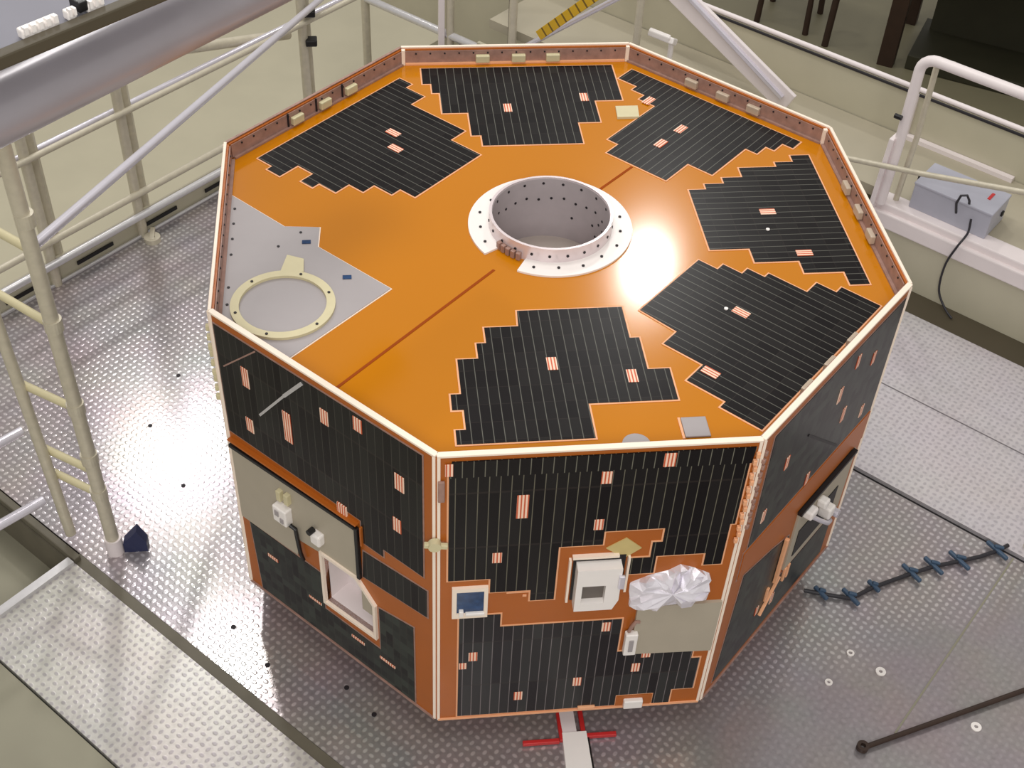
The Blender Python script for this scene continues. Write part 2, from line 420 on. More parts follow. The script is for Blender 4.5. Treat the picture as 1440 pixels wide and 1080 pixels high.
# ---- side solar arrays
FR = {k: side_frame(k) for k in range(8)}
solar([(.030, .637), (.137, .637), (.137, .581), (.242, .581), (.242, .537), (.304, .537), (.304, .748), (.414, .748), (.414, .798), (.566, .798), (.566, .745), (.541, .745), (.541, .686), (.492, .686), (.492, .622), (.556, .622), (.556, .69), (.684, .69), (.684, .643), (.730, .643), (.730, .80), (.742, .80), (.742, 1.022), (.030, 1.022)],
      FR[0], M['cell_side'], [(.206, .909, 0, .034, .092), (.151, .721, 0), (.401, .997, 0, .03, .046), (.397, .827, 0)])
solar([(.030, 1.0215), (.746, 1.0215), (.750, 1.075), (.037, 1.075)], FR[0], M['cell_top'], border=M['cell_side'], th=.0036, bw=.0005, tags=[(.546, 1.048, 0, .034, .05), (.030, 1.050, 0, .022, .045)])
solar([(.060, .485), (.168, .485), (.168, .430), (.495, .430), (.495, .279), (.583, .279), (.583, .262), (.71, .262), (.71, .225), (.735, .225), (.735, .076), (.672, .076), (.672, .010), (.622, .010), (.622, .064), (.513, .064), (.513, .014), (.060, .014)],
      FR[0], M['cell_low'], [(.099, .303, 0), (.072, .262, 0, .024, .03), (.23, .098, 0), (.394, .149, 0), (.454, .401, 0), (.578, .265, 0, .03, .04), (.555, .2, 0)])
# small orange step tab beside the boxes, front
def plate(name, pts, z0, z1, mat, fr, parent=None, border=None):
    o = MB().poly(pts, z0, z1).build(name, mat, parent or sat, mw=fr)
    if border: MB().poly(offset(pts, .005), z0-.001, z0+.0012).build('border_strip', M[border], o)
    return o
def rec(x0, y0, x1, y1): return [(x0, y0), (x1, y0), (x1, y1), (x0, y1)]
# blue sensor window
o = MB().poly(rec(.040, .487, .132, .610), 0, .010, holes=[rec(.052, .503, .122, .596)]).build('sensor_frame', M['cream'], sat, mw=FR[0])
MB().poly(rec(.052, .503, .122, .596), 0, .004).build('sensor_glass', M['blue'], o)
MB().box((.064, .508, .008), (.012, .022, .012), bev=.002).box((.10, .503, .008), (.05, .010, .010), bev=.002).build('sensor_clip', M['white'], o)
# white instrument block with square window
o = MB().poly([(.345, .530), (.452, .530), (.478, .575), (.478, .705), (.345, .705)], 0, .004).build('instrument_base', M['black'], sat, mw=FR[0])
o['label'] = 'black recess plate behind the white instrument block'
MB().poly([(.352, .522), (.452, .522), (.466, .56), (.466, .688), (.352, .688)], .004, .036, holes=[rec(.368, .552, .428, .624)]).build('instrument_block', M['white'], o)
MB().poly(rec(.368, .552, .428, .624), .004, .018).build('instrument_window', M['ringdarker'], o)
MB().box((.40, .708, .006), (.118, .008, .012)).box((.336, .615, .006), (.006, .17, .012)).box((.486, .63, .006), (.006, .14, .012)).build('instrument_frame', M['cream'], o)
MB().box((.466, .64, .040), (.016, .05, .010), bev=.003).build('instrument_latch', M['silverwhite'], o)
# gold diamond and dotted film tabs
plate('film_diamond', [(.424, .732), (.473, .768), (.515, .726), (.474, .69)], 0, .003, M['gold'], FR[0])
for pts in (rec(.18, .572, .24, .5755), rec(.222, .555, .232, .562)):
    plate('film_strip', pts, 0, .003, M['edge'], FR[0])
# crumpled foil pouch
m = MB(); F0 = [(.506, .488), (.502, .585), (.55, .612), (.595, .626), (.625, .648), (.665, .630), (.706, .604), (.714, .525), (.676, .496), (.58, .482)]
cen = m.bm.verts.new((.61, .56, .03)); rng = []
for lv, (sc, zz) in enumerate(((1, 0), (.975, .014), (.80, .022), (.45, .030))):
    row = []
    for i in range(40):
        t = i/40*len(F0); a = Vector(F0[int(t) % len(F0)]); b = Vector(F0[(int(t)+1) % len(F0)]); p = a.lerp(b, t-int(t))
        p = Vector((.61, .56))+(p-Vector((.61, .56)))*sc
        j = 0 if lv == 0 else .007
        row.append(m.bm.verts.new((p.x+random.uniform(-j, j), p.y+random.uniform(-j, j), max(0, zz+random.uniform(-j, j)*1.6))))
    rng.append(row)
for a, b in zip(rng, rng[1:]):
    for i in range(40): m.bm.faces.new((a[i], a[(i+1) % 40], b[(i+1) % 40], b[i]))
for i in range(40): m.bm.faces.new((rng[-1][i], rng[-1][(i+1) % 40], cen))
m.bm.faces.new(rng[0][::-1])
o = m.build('foil_cover', M['foil'], sat, mw=FR[0]); o['label'] = 'crumpled silver foil cover'
# grey blanking panel with white connector
o = plate('blanking_panel', [(.530, .275), (.757, .268), (.757, .487), (.530, .487)], 0, .010, M['greypanel'], FR[0])
o['label'] = 'plain warm grey panel on the front face'
MB().box((.524, .335, .014), (.034, .092, .020), bev=.003).build('connector_box', M['white'], o)
MB().box((.524, .335, .0255), (.012, .05, .003)).build('connector_mark', M['greyplate'], o)
MB().path([(.516, .385, .012), (.520, .41, .016), (.53, .43, .014), (.54, .425, .012)], .005).build('connector_loop', M['rim'], o, True)
o = MB().box((.565, .026, .008), (.055, .036, .016), bev=.003).build('lower_box', M['white'], sat, mw=FR[0])
MB().poly([(.515, .012), (.62, .012), (.62, .058), (.515, .058)], 0, .003).build('lower_tab', M['substrate'], o)
o = MB().box((.43, .018, .005), (.05, .012, .010), bev=.002).build('foot_tab', M['edge'], sat, mw=FR[0])
MB().box((S/2, .003, .002), (S-.01, .006, .006)).build('bottom_lip', M['edge'], sat, mw=FR[0])
MB().box((S/2, .003, .002), (S-.01, .006, .006)).build('bottom_lip', M['rim'], sat, mw=FR[7])
MB().box((S/2, .003, .002), (S-.01, .006, .006)).build('bottom_lip', M['rim'], sat, mw=FR[1])
# notched hinge strip at the front right corner
m = MB()
pts = [(.742, .73), (.748, .73), (.748, .80), (.756, .80), (.756, .98), (.760, .98), (.760, 1.08), (.752, 1.08), (.752, 1.0), (.742, 1.0)]
for i in range(14):
    v = .74+i*.024
    m.box((.752+(i % 2)*.004, v, .007), (.010, .016, .010), bev=.002)
m.build('hinge_strip', M['edge'], sat, mw=FR[0])
m = MB()
for i in range(12):
    m.box((.010+(i % 2)*.003, .78+i*.024, .006), (.010, .014, .010), bev=.002)
m.build('hinge_strip', M['rim'], sat, mw=FR[1])
# latch knob across the front left corner
o = MB().tube((-.004, .795, .004), (-.004, .795, .022), .016, 16).build('corner_latch', M['khaki'], sat, True, mw=FR[0])
MB().bar((-.03, .795, .010), (.028, .79, .014), .014, .012).build('latch_arm', M['khaki'], o)
MB().box((.012, .98, .006), (.016, .07, .008), bev=.002).build('upper_catch', M['rim'], sat, mw=FR[0])

# left face (7)
solar([(.016, .676), (.510, .676), (.510, .590), (.585, .590), (.585, .622), (.724, .622), (.724, 1.070), (.016, 1.062)], FR[7], M['cell_left'],
      [(.118, .938, 0, .03, .075), (.11, .759, 0, .032, .055), (.263, .854, 0, .034, .12), (.405, .985, 0, .032, .055), (.52, 1.035, 0, .034, .05), (.652, .925, 0, .036, .062), (.64, .760, 0, .032, .055)], border=M['rim'])
o = MB().box((.445, .668, .004), (.034, .048, .006), bev=.001).build('cell_tag', M['tag'], sat, mw=FR[7])
solar([(.505, .440), (.736, .462), (.736, .572), (.512, .552)], FR[7], M['cell_left'], border=M['rim'])
solar([(.045, .312), (.338, .312), (.338, .150), (.56, .150), (.56, .345), (.686, .370), (.686, .012), (.060, .012)], FR[7], M['cell_plain'],
      [(.13, .215, 0, .05, .014), (.30, .158, 0, .06, .010), (.47, .118, 0, .06, .012), (.585, .115, 0, .07, .012)], border=M['rim'])
o = plate('recessed_panel', [(.012, .316), (.244, .322), (.258, .40), (.352, .412), (.478, .415), (.484, .42), (.488, .622), (.012, .606)], 0, .004, M['greypanel'], FR[7])
o['label'] = 'plain grey panel on the left face'
MB().bar((.012, .620, .007), (.49, .636, .007), .012, .012).bar((.496, .64, .007), (.496, .43, .007), .012, .012).build('panel_dark_line', M['black'], o)  # black bars stand in for the shadow line along the panel edges
m = MB().bar((.012, .645, .006), (.50, .655, .006), .006, .018).bar((.512, .655, .006), (.512, .58, .006), .006, .010)
m.build('panel_lip', M['substrate'], o)
# connector block and cable on the grey panel
q = MB().box((.215, .49, .016), (.052, .062, .028), bev=.004).build('connector_box', M['white'], o)
MB().box((.208, .50, .031), (.014, .02, .004)).box((.226, .48, .031), (.012, .018, .004)).build('connector_mark', M['greyplate'], q)
MB().box((.205, .555, .010), (.016, .04, .016), bev=.002).box((.235, .56, .010), (.016, .04, .016), bev=.002).build('cable_clip', M['khaki'], o)
MB().path([(.245, .468, .02), (.262, .46, .016), (.262, .40, .012), (.268, .355, .012), (.275, .33, .010)], .006).build('cable_tail', M['black'], o, True)
q = MB().box((.348, .488, .014), (.036, .042, .026), bev=.006).build('sensor_cube', M['white'], o)
MB().tube((.335, .516, .014), (.335, .516, .034), .009, 12).build('sensor_cap', M['black'], q)
# instrument alcove: box with its mouth in the face
m = MB(); D = -.085
hp = F7HOLE
vb = [m.bm.verts.new((x, y, 0)) for x, y in hp]; vi = [m.bm.verts.new((x, y, D)) for x, y in hp]
for i in range(5): m.bm.faces.new((vb[i], vb[(i+1) % 5], vi[(i+1) % 5], vi[i]))
m.bm.faces.new(vi)
al = m.build('alcove', M['whitepaint'], sat, mw=FR[7]); al['label'] = 'white lined box recessed in the left face'
MB().poly(offset(hp, .010), 0, .010, holes=[hp]).build('alcove_frame', M['cream'], al)
MB().box((.505, .31, D+.05), (.05, .10, .05), bev=.004).build('alcove_unit', M['greypanel'], al)
# dark scratch like film streaks on the upper left face
m = MB().bar((.157, .828, .0042), (.262, .965, .0042), .007, .0012, 0).bar((.262, .965, .0042), (.335, 1.055, .0042), .010, .0012, 0)
m.build('reflective_strip', M['alu'], sat, mw=FR[7])
MB().bar((.035, .928, .0042), (.172, 1.062, .0042), .004, .001, 0).build('thin_strip', M['rim'], sat, mw=FR[7])
m = MB()
for i in range(9): m.box((.012+(i % 3)*.004, 1.02-i*.03, .008), (.014, .018, .016), bev=.003)
m.build('edge_fastener_row', M['khaki'], sat, mw=FR[6] @ Matrix.Translation((S-.035, 0, 0)))

# right face (1)
solar([(.065, .642), (.745, .642), (.745, 1.06), (.060, 1.06)], FR[1], M['cell_plain'],
      [(.178, .875, 0, .022, .05), (.435, .924, 0, .022, .06), (.507, .80, 0, .022, .06), (.659, .70, 0, .022, .05), (.365, .66, 0, .022, .05), (.113, .726, 0, .022, .05), (.50, 1.0, 0, .022, .05), (.62, .93, 0, .022, .05)], border=M['rim'])
MB().bar((.28, .895, .0045), (.53, .66, .0045), .008, .001, 0).build('seam_line', M['black'], sat, mw=FR[1])
solar([(.06, .03), (.70, .03), (.70, .22), (.36, .22), (.36, .42), (.25, .46), (.09, .50)], FR[1], M['cell_plain'], [(.36, .13, 0, .022, .05), (.26, .17, 0, .02, .04)], border=M['rim'])
plate('film_band', rec(.05, .52, .75, .63), 0, .004, M['substrate'], FR[1], border='rim')
o = plate('recessed_panel', [(.385, .24), (.72, .24), (.72, .50), (.385, .50)], .0, .006, M['greypanel'], FR[1])
MB().box((.54, .505, .010), (.33, .012, .014)).build('panel_dark_line', M['black'], o)
MB().poly(rec(.42, .275, .655, .39), .006, .008).build('dark_opening', M['black'], o)
for c_, s_ in (((.43, .475, .02), (.04, .03, .03)), ((.55, .385, .026), (.035, .045, .04)), ((.52, .44, .02), (.03, .03, .03))):
    MB().box(c_, s_, bev=.006).build('connector_box', M['white'], o)
MB().tube((.60, .34, .01), (.60, .34, .05), .014, 12).build('sensor_cap', M['silverwhite'], o)
MB().path([(.43, .46, .02), (.47, .42, .045), (.52, .37, .05), (.57, .33, .04), (.60, .29, .03)], .007).build('cable_tail', M['silverwhite'], o, True)
MB().bar((.33, .24, .01), (.33, .44, .01), .012, .012).bar((.28, .13, .008), (.36, .24, .008), .008, .01).build('panel_lip', M['edge'], o)
for u in (.30, .40, .42): MB().box((u, .21, .006), (.012, .06, .008), bev=.002).build('cell_tag', M['edge'], o)
for k in (2, 3, 4, 5, 6):
    solar(rec(.03, .04, .735, 1.05), FR[k], M['cell_side'])

# ---- central adapter ring
ring = MB().ringsec(.167, .175, ZT-.2, ZT+.050, n=96).build('adapter_ring', M['ringmetal'], sat, True)
ring['label'] = 'silvery centre ring rising from the deck'
MB().ringsec(.1655, .1668, ZT-.2, ZT+.045, n=96).build('ring_inner_wall', M['ringdark'], ring, True)
m = MB().ringsec(.175, .233, ZT, ZT+.006, math.radians(240), math.radians(240+332), n=96)
m.build('ring_flange', M['white'], ring, True)
copies('flange_bolt', MB().tube((0, 0, 0), (0, 0, .003), .0042, 10), M['hole'],
       [RZ(math.radians(250+i*19.4)) @ T(.205-.006*(i % 2), 0, ZT+.006) for i in range(17)], ring)
hl = [RZ(2*PI*i/22) @ T(.175, 0, ZT+.026) for i in range(22)]+[RZ(2*PI*(i+.5)/18) @ T(.1642, 0, ZT+.030) for i in range(18)]
hl += [RZ(math.radians(-10+i*13)) @ T(.1642, 0, ZT-.018-(i % 3)*.004) for i in range(16)]
hl += [RZ(math.radians(a)) @ T(.1642, 0, ZT+z) for a, z in ((22, -.05), (14, -.06), (6, -.075), (32, -.07), (26, -.10), (-2, -.05), (2, -.10), (58, -.08))]
copies('ring_hole', MB().tube((0, 0, 0), (.002, 0, 0), .0042, 8), M['hole'], hl, ring)
copies('ring_clamp', MB().box((0, 0, 0), (.014, .013, .024), bev=.002), M['rim'], [RZ(math.radians(212+i*5.5)) @ T(.182, 0, ZT+.012) for i in range(5)], ring)

# ---- grey plate with circular patch ring in the left corner of the deck
def clip(pts, n=8):
    return pts
v7 = octo[7]
gp = [(-.900, .19), (-.746, .031), (-.648, .022), (-.653, -.066), (-.461, -.257), (-.722, -.512), v7]
g = [(x, y) for x, y in gp]; g[-1] = (v7[0]*.992, v7[1]*.992)
o = MB().poly(g, ZT, ZT+.004).build('corner_plate', M['greyplate'], sat); o['label'] = 'smooth grey plate covering the left corner of the deck'
MB().poly(offset(g[:6]+[g[6]], .003), ZT, ZT+.002).build('plate_border', M['cream'], o)
MB().ringsec(.113, .136, ZT+.004, ZT+.012, c=(-.742, -.311)).build('patch_ring', M['khaki'], o, True)
m = MB().poly([(-.755, -.19), (-.69, -.18), (-.69, -.125), (-.735, -.105)], ZT+.004, ZT+.010)
m.build('ring_tab', M['khaki'], o)
copies('plate_screw', MB().tube((0, 0, 0), (0, 0, .002), .004, 8), M['hole'], [T(-.742+.1245*math.cos(a), -.311+.1245*math.sin(a), ZT+.012) for a in (.3, 1.2, 2.3, 3.4, 4.4, 5.5)]+[T(-.886, -.30+i*.07, ZT+.004) for i in (0, 1, 3, 4, 5, 6)]+[T(-.70, .0, ZT+.004), T(-.76, -.06, ZT+.004)], o)
for x, y in ((-.684, -.045), (-.575, -.205)):
    MB().box((x, y, ZT+.0055), (.024, .015, .003), bev=.001).build('blue_marker', M['blue'], o)
# small items on the deck
o = MB().poly([(.288, .61), (.36, .61), (.354, .545), (.284, .545)], ZT, ZT+.008).build('name_tag', M['khaki'], sat)
o['label'] = 'small cream rectangular tag'
o = MB().box((.248, -.82, ZT+.003), (.062, .066, .006), bev=.002).build('test_pad', M['greyplate'], sat)
MB().box((.213, -.82, ZT+.0015), (.006, .07, .003)).build('pad_edge', M['edge'], o)
MB().tube((.095, -.868, ZT), (.095, -.868, ZT+.006), .034, 24).build('round_pad', M['greyplate'], sat, True)

# ------------------------------------------------------------------ platform and its surroundings
ZF = -.15
r2 = math.sqrt(.5)
def ab(a, b, z): return Vector(((a+b)*r2, (a-b)*r2, z))
def abpoly(pts, z0, z1): return MB().poly([tuple(ab(a, b, 0).xy) for a, b in pts], z0, z1)
def rab(a0, b0, a1, b1): return [(a0, b0), (a1, b0), (a1, b1), (a0, b1)]
def struct(name, mb, mat, **k): return tag(mb.build(name, mat, None, **k), kind='structure')

struct('floor', abpoly(rab(-9, -14, 14, 9), -1.30, -1.20), M['creamfloor'])
struct('floor_olive_area', abpoly(rab(2.62, -3.6, 13.5, 8.5), -1.20, -1.195), M['olivefloor'])  # darker olive zone laid thinly over the cream floor
struct('platform_deck', abpoly(rab(-1.145, -2.19, .885, 4), ZF-.06, ZF), M['deck'])
struct('deck_strip_right', abpoly(rab(.905, -2.19, 1.365, 4), ZF-.06, ZF+.004), M['deckright'])
struct('deck_strip_far_right', abpoly(rab(1.372, -2.19, 1.825, 4), ZF-.06, ZF+.004), M['deckright'])
struct('deck_gap', abpoly(rab(.885, -2.19, .905, 4), ZF-.06, ZF-.012), M['black'])
struct('trim_1', abpoly(rab(1.825, -2.19, 1.965, 4), ZF-.06, ZF+.002), M['darkgap'])
# right foreground sheet joint
struct('trim_2', abpoly(rab(.0, 1.398, .88, 1.404), ZF, ZF+.002), M['smoothplate'])
# left lower deck strip and kerb
struct('deck_strip_left', abpoly(rab(-1.56, -.975, -1.185, 4), ZF-.06, ZF+.012), M['decklight'])
struct('trim_3', abpoly(rab(-1.185, -.975, -1.148, 4), ZF-.06, ZF+.006), M['kerb'])
struct('deck_edge_left', abpoly(rab(-2.6, -.975, -1.566, 4), ZF-.06, ZF+.002), M['smoothplate'])
struct('trim_4', abpoly(rab(-2.6, -.975, -1.19, -.945), ZF+.012, ZF+.028), M['alu'])
struct('lower_landing', abpoly(rab(-3.2, -2.19, -1.19, -.98), ZF-.22, ZF-.16), M['smoothplate'])
struct('platform_edge', abpoly(rab(-1.19, -2.19, -1.15, -.98), ZF-.16, ZF), M['kerb'])
struct('platform_skirt', abpoly(rab(-1.145, -2.15, .885, 3.9), -1.2, ZF-.06), M['kerb'])

# ledge on the right: kick panel, white beam, shelf, cream guard panel with white top rail
struct('kick_panel', abpoly(rab(1.967, -1.9, 1.985, 4), ZF, .10), M['creampanel'])
struct('ledge_shelf', abpoly(rab(2.06, -1.9, 2.50, 4), .14, .186), M['shelf'])
struct('guard_panel', abpoly(rab(2.505, -3.4, 2.525, 4), -.3, .40), M['creampanel'])
struct('trim_6', abpoly(rab(2.49, .085, 2.504, .11), .186, .40), M['whitepaint'])
struct('trim_5', abpoly(rab(2.475, .10, 2.503, .60), .186, .205), M['whitepaint'])

t = empty('ledge_beam', ab(1.97, 1, .1)); tag(t, 'white steel beam along the ledge under the grey equipment box', 'beam')
inv = Matrix.Translation(-t.location)
def L(p): return Vector(p)-t.location
MB().bar(L(ab(2.02, .22, .165)), L(ab(2.02, 4, .165)), .09, .05, .006).build('flange', M['whitepaint'], t)
MB().bar(L(ab(1.965, .22, .125)), L(ab(1.965, 4, .125)), .025, .07, .006).build('web', M['whitepaint'], t)

t = empty('handrail', ab(2.515, 0, .41)); tag(t, 'thin white handrail capping the cream guard panel', 'handrail')
MB().tube(L(ab(2.515, -3.4, .412)), L(ab(2.515, 4, .412)), .0115, 16).build('rail_tube', M['whitepaint'], t, True)
MB().bar(L(ab(2.50, -3.4, .395)), L(ab(2.50, 4, .395)), .008, .012).build('rail_gasket', M['cable'], t)

# white guard frame at the right edge
t = empty('guard_railing', ab(1.97, .257, .19)); tag(t, 'white painted tubular guard frame with rounded corner', 'railing')
pts = [ab(1.97, .25, .19), ab(1.97, .257, .5), ab(1.97, .255, .80)]
for i in range(6):
    a = PI-i*PI/10; pts.append(ab(1.97, .315+.06*math.cos(a), .80+.055*math.sin(a)))
pts += [ab(1.97, .66, .856), ab(1.97, 1.6, .85), ab(1.97, 4, .85)]
MB().path([L(p) for p in pts], .021, 16).build('rail_tube', M['whitepaint'], t, True)
pts = [ab(2.03, .29, .19), ab(2.03, .30, .5), ab(2.03, .295, .80), ab(2.03, .32, .83), ab(2.03, .36, .835)]
MB().path([L(p) for p in pts], .012, 12).build('inner_tube', M['galv'], t, True)
MB().bar(L(ab(1.97, .225, .16)), L(ab(1.97, .235, .50)), .07, .02, .004).build('gusset_plate', M['whitepaint'], t)
MB().tube(L(ab(1.94, .25, .60)), L(ab(1.94, .22, .60)), .010, 12).build('bolt', M['black'], t)

o = MB().path([ab(1.88, -.55, .235), ab(1.88, .08, .375), ab(1.88, .40, .445), ab(1.88, .80, .545), ab(1.88, 1.3, .665), ab(1.88, 3.4, 1.17)], .011, 12).build('slanted_pipe', M['galv'], None, True)
tag(o, 'thin grey pipe slanting across in front of the equipment box', 'pipe')
t = empty('white_brace', ab(2.42, -.5, .19)); tag(t, 'broad white steel brace running down behind the satellite rim', 'brace')
MB().bar(L(ab(2.3, -1.24, .65)), L(ab(2.3, -.38, .235)), .02, .115, .004).build('brace_plate', M['whitepaint'], t)
MB().bar(L(ab(2.285, -1.20, .69)), L(ab(2.285, -.41, .265)), .03, .02, .004).build('brace_rib', M['silverwhite'], t)

# equipment box on the ledge
E0 = ab(2.11, .515, .187)
t = empty('equipment_box', E0, -PI/4); tag(t, 'grey metal equipment box with black handle on the ledge', 'electrical box')
MB().box((0, 0, .058), (.33, .18, .112), bev=.004).build('body', M['boxgrey'], t)
MB().box((0, 0, .118), (.336, .186, .012), bev=.004).build('lid', M['boxgrey'], t)
MB().box((0, 0, .0035), (.29, .16, .007)).build('foot_strip', M['black'], t)
MB().path([(.03, -.098, .07), (.022, -.11, .12), (.03, -.11, .16), (.05, -.10, .165), (.062, -.09, .14), (.064, -.085, .122)], .005).build('handle', M['cable'], t, True)
MB().box((-.170, -.03, .05), (.014, .03, .03), bev=.003).box((-.172, -.03, .10), (.012, .012, .05)).build('latch', M['black'], t)
MB().box((.11, .02, .125), (.012, .05, .004)).build('warning_mark', M['red'], t)
MB().box((.168, .04, .06), (.01, .02, .02), bev=.002).build('socket', M['black'], t)
pc = [ab(2.008, .61, .26), ab(2.0, .618, .21), ab(1.965, .62, .198), ab(1.938, .61, .16), ab(1.938, .59, .06), ab(1.935, .60, -.06), ab(1.92, .65, -.12), ab(1.90, .70, -.141)]
pts = []
for i in range(len(pc)-1):
    for j in range(6):
        s_ = j/6; p0, p1, p2, p3 = pc[max(i-1, 0)], pc[i], pc[i+1], pc[min(i+2, len(pc)-1)]
        pts.append(.5*((2*p1)+(p2-p0)*s_+(2*p0-5*p1+4*p2-p3)*s_*s_+(3*p1-p0-3*p2+p3)*s_**3))
tag(MB().path(pts, .0045).build('power_cord', M['cable'], None, True), 'thin dark cord hanging from the grey equipment box', 'cord')

# far railing (left back side)
t = empty('guard_railing', ab(.1, -2.17, ZF)); tag(t, 'silver tube guard railing along the back left platform edge', 'railing')
for a in (-.34, .10, 1.09):
    MB().tube(L(ab(a, -2.17, -.36)), L(ab(a, -2.17, 1.15)), .021).build('post', M['galv'], t, True)
    MB().bar(L(ab(a+.055, -2.21, -.36)), L(ab(a+.055, -2.21, 1.15)), .03, .045).build('post_channel', M['galv'], t)
for z, b_, r, mt in ((.455, -2.15, .013, 'galv'), (.40, -2.26, .014, 'silverwhite'), (.07, -2.15, .015, 'galv'), (-.02, -2.13, .016, 'alu')):
    MB().tube(L(ab(-2.6, b_, z)), L(ab(1.45, b_, z)), r, 16).build('rail', M[mt], t, True)
MB().bar(L(ab(-2.6, -2.185, -.10)), L(ab(1.45, -2.185, -.09)), .012, .11).build('toe_board', M['creampanel'], t)
MB().tube(L(ab(-2.6, -2.165, -.145)), L(ab(1.45, -2.165, -.145)), .008).build('rail', M['alu'], t, True)
for i in range(9):
    c = ab(-1.5+i*.34, -2.172, -.11); d_ = ab(1, 0, 0).normalized()*.09
    MB().bar(L(c-d_), L(c+d_), .006, .016, 0).build('slot', M['black'], t)
MB().ringsec(.012, .034, 0, .022, n=24).bar((0, -.02, .018), (0, .05, .03), .02, .012).build('foot', M['galv'], t, True).location = L(ab(.10, -2.11, ZF))
MB().tube(L(ab(.27, -2.30, .57)), L(ab(1.12, -2.30, .33)), .022).build('cross_tube', M['galv'], t, True)
for a, z in ((1.09, .36), (1.09, .50)):
    MB().box(L(ab(a+.02, -2.14, z)), (.05, .05, .03), bev=.005).build('coupler', M['black'], t)

# far railing (back right side, along a = 2.0)
t = empty('rear_railing', ab(2.0, -1.7, ZF)); tag(t, 'row of grey posts behind the far satellite rim', 'railing')
for b_, r in ((-2.68, .022), (-2.10, .020), (-1.71, .020), (-1.02, .017)):
    MB().tube(L(ab(2.0, b_, -1.2)), L(ab(2.0, b_, 1.3)), r).build('post', M['galv'], t, True)
MB().bar(L(ab(2.02, -1.74, -1.2)), L(ab(2.02, -1.74, 1.3)), .015, .02).build('dark_strip', M['darkwood'], t)
MB().bar(L(ab(1.98, -2.14, -1.2)), L(ab(1.98, -2.14, 1.3)), .05, .03).build('post_channel', M['whitepaint'], t)
MB().tube(L(ab(2.0, -2.75, .045)), L(ab(2.0, -1.9, .05)), .020).build('rail', M['alu'], t, True)
MB().tube(L(ab(2.0, -2.08, -.03)), L(ab(2.0, -1.98, .06)), .012).build('coupler', M['black'], t, True)
MB().tube(L(ab(2.0, -1.66, .14)), L(ab(2.0, -1.10, .62)), .013).build('brace', M['silverwhite'], t, True)
q = Vector(ab(1.90, -1.48, .32)); p = Vector(ab(1.90, -1.06, .75)); d = p-q
mw = Matrix.Translation((p+q)/2) @ d.to_track_quat('X', 'Z').to_matrix().to_4x4()
o = MB().box((0, 0, 0), (d.length, .012, .045), bev=.002).build('marked_bar', M['hazard'], None, mw=mw)
tag(o, 'yellow bar with dark markings slanting behind the far rim', 'bar')
# bright clamp pieces behind the far corner
t = empty('tube_clamp', ab(2.1, -.95, .40)); tag(t, 'bright white clamp fitting just beyond the far right corner', 'clamp')
MB().bar((-.06, .02, .05), (.03, -.02, .03), .03, .03, .006).build('jaw', M['white'], t)
MB().bar((.03, -.03, .03), (.06, .01, .0), .03, .03, .006).tube((.045, 0, -.35), (.045, 0, .0), .012).build('stem', M['white'], t)

# scaffold ladder, left foreground
A_, B_ = Vector((-1.387, -.115, 0)), Vector((-1.548, -.030, 0))
t = empty('scaffold_ladder', (A_.x, A_.y, ZF)); tag(t, 'cream coloured tubular scaffold ladder with blue caster at left', 'ladder')
MB().tube(L((A_.x, A_.y, ZF+.05)), L((A_.x-.015, A_.y, 2.2)), .0215).build('upright', M['galv'], t, True)
MB().tube(L((B_.x+.02, B_.y-.04, ZF+.05)), L((B_.x-.03, B_.y+.02, .80)), .0175).build('upright', M['galv'], t, True)
for z in (.14, .246, .516, .84, 1.10, 1.36):
    e = (B_ if z < .8 else B_+Vector((-.02, .05, 0)))
    MB().tube(L((A_.x-.01, A_.y, z)), L((e.x-.02, e.y+.03, z)), .0125).build('rung', M['khaki'], t, True)
copies('joint_collar', MB().tube((0, 0, -.02), (0, 0, .02), .026), M['galv'], [T(*L((A_.x-.004, A_.y, z))) for z in (.84, .516, .30, .14, 1.2)], t)
MB().tube(L((A_.x, A_.y, ZF)), L((A_.x, A_.y, ZF+.07)), .028).build('foot', M['whitepaint'], t, True)
o = MB().poly([(-.02, 0), (.055, 0), (.055, .04), (.03, .10), (-.02, .04)], -.018, .018, Matrix.Translation(L((A_.x+.05, A_.y+.01, ZF))) @ Matrix.Rotation(PI/2, 4, 'X')).build('caster', M['navy'], t)
# two horizontal tubes running off to the left
o = MB().tube((-1.565, -.112, .115), (-2.35, -.74, .115), .016).build('scaffold_tube', M['silverwhite'], None, True)
tag(o, 'lower silvery tube running left from the ladder', 'tube')
o = MB().tube((-1.60, -.015, .33), (-2.45, -.72, .33), .015).build('scaffold_tube', M['silverwhite'], None, True)
tag(o, 'upper silvery tube running left from the ladder', 'tube')
# kerb rails near the ladder foot
o = MB().bar(ab(-1.172, -2.15, ZF+.015), ab(-1.172, -.95, ZF+.015), .026, .028, .004).build('kerb_rail', M['kerb'], None)
tag(o, 'low grey metal kerb running past the foot of the ladder', 'kerb')
# shiny diagonal brace
from mathutils import geometry
DA = Vector((-1.402, -.115, 1.10)); DB = ab(1.20, -2.15, .53)
o = MB().tube(DA+(DB-DA)*.012, DA+(DB-DA)*1.04, .0145).build('diagonal_tube', M['silverwhite'], None, True)
tag(o, 'long shiny diagonal tube from the ladder to the back railing', 'tube')
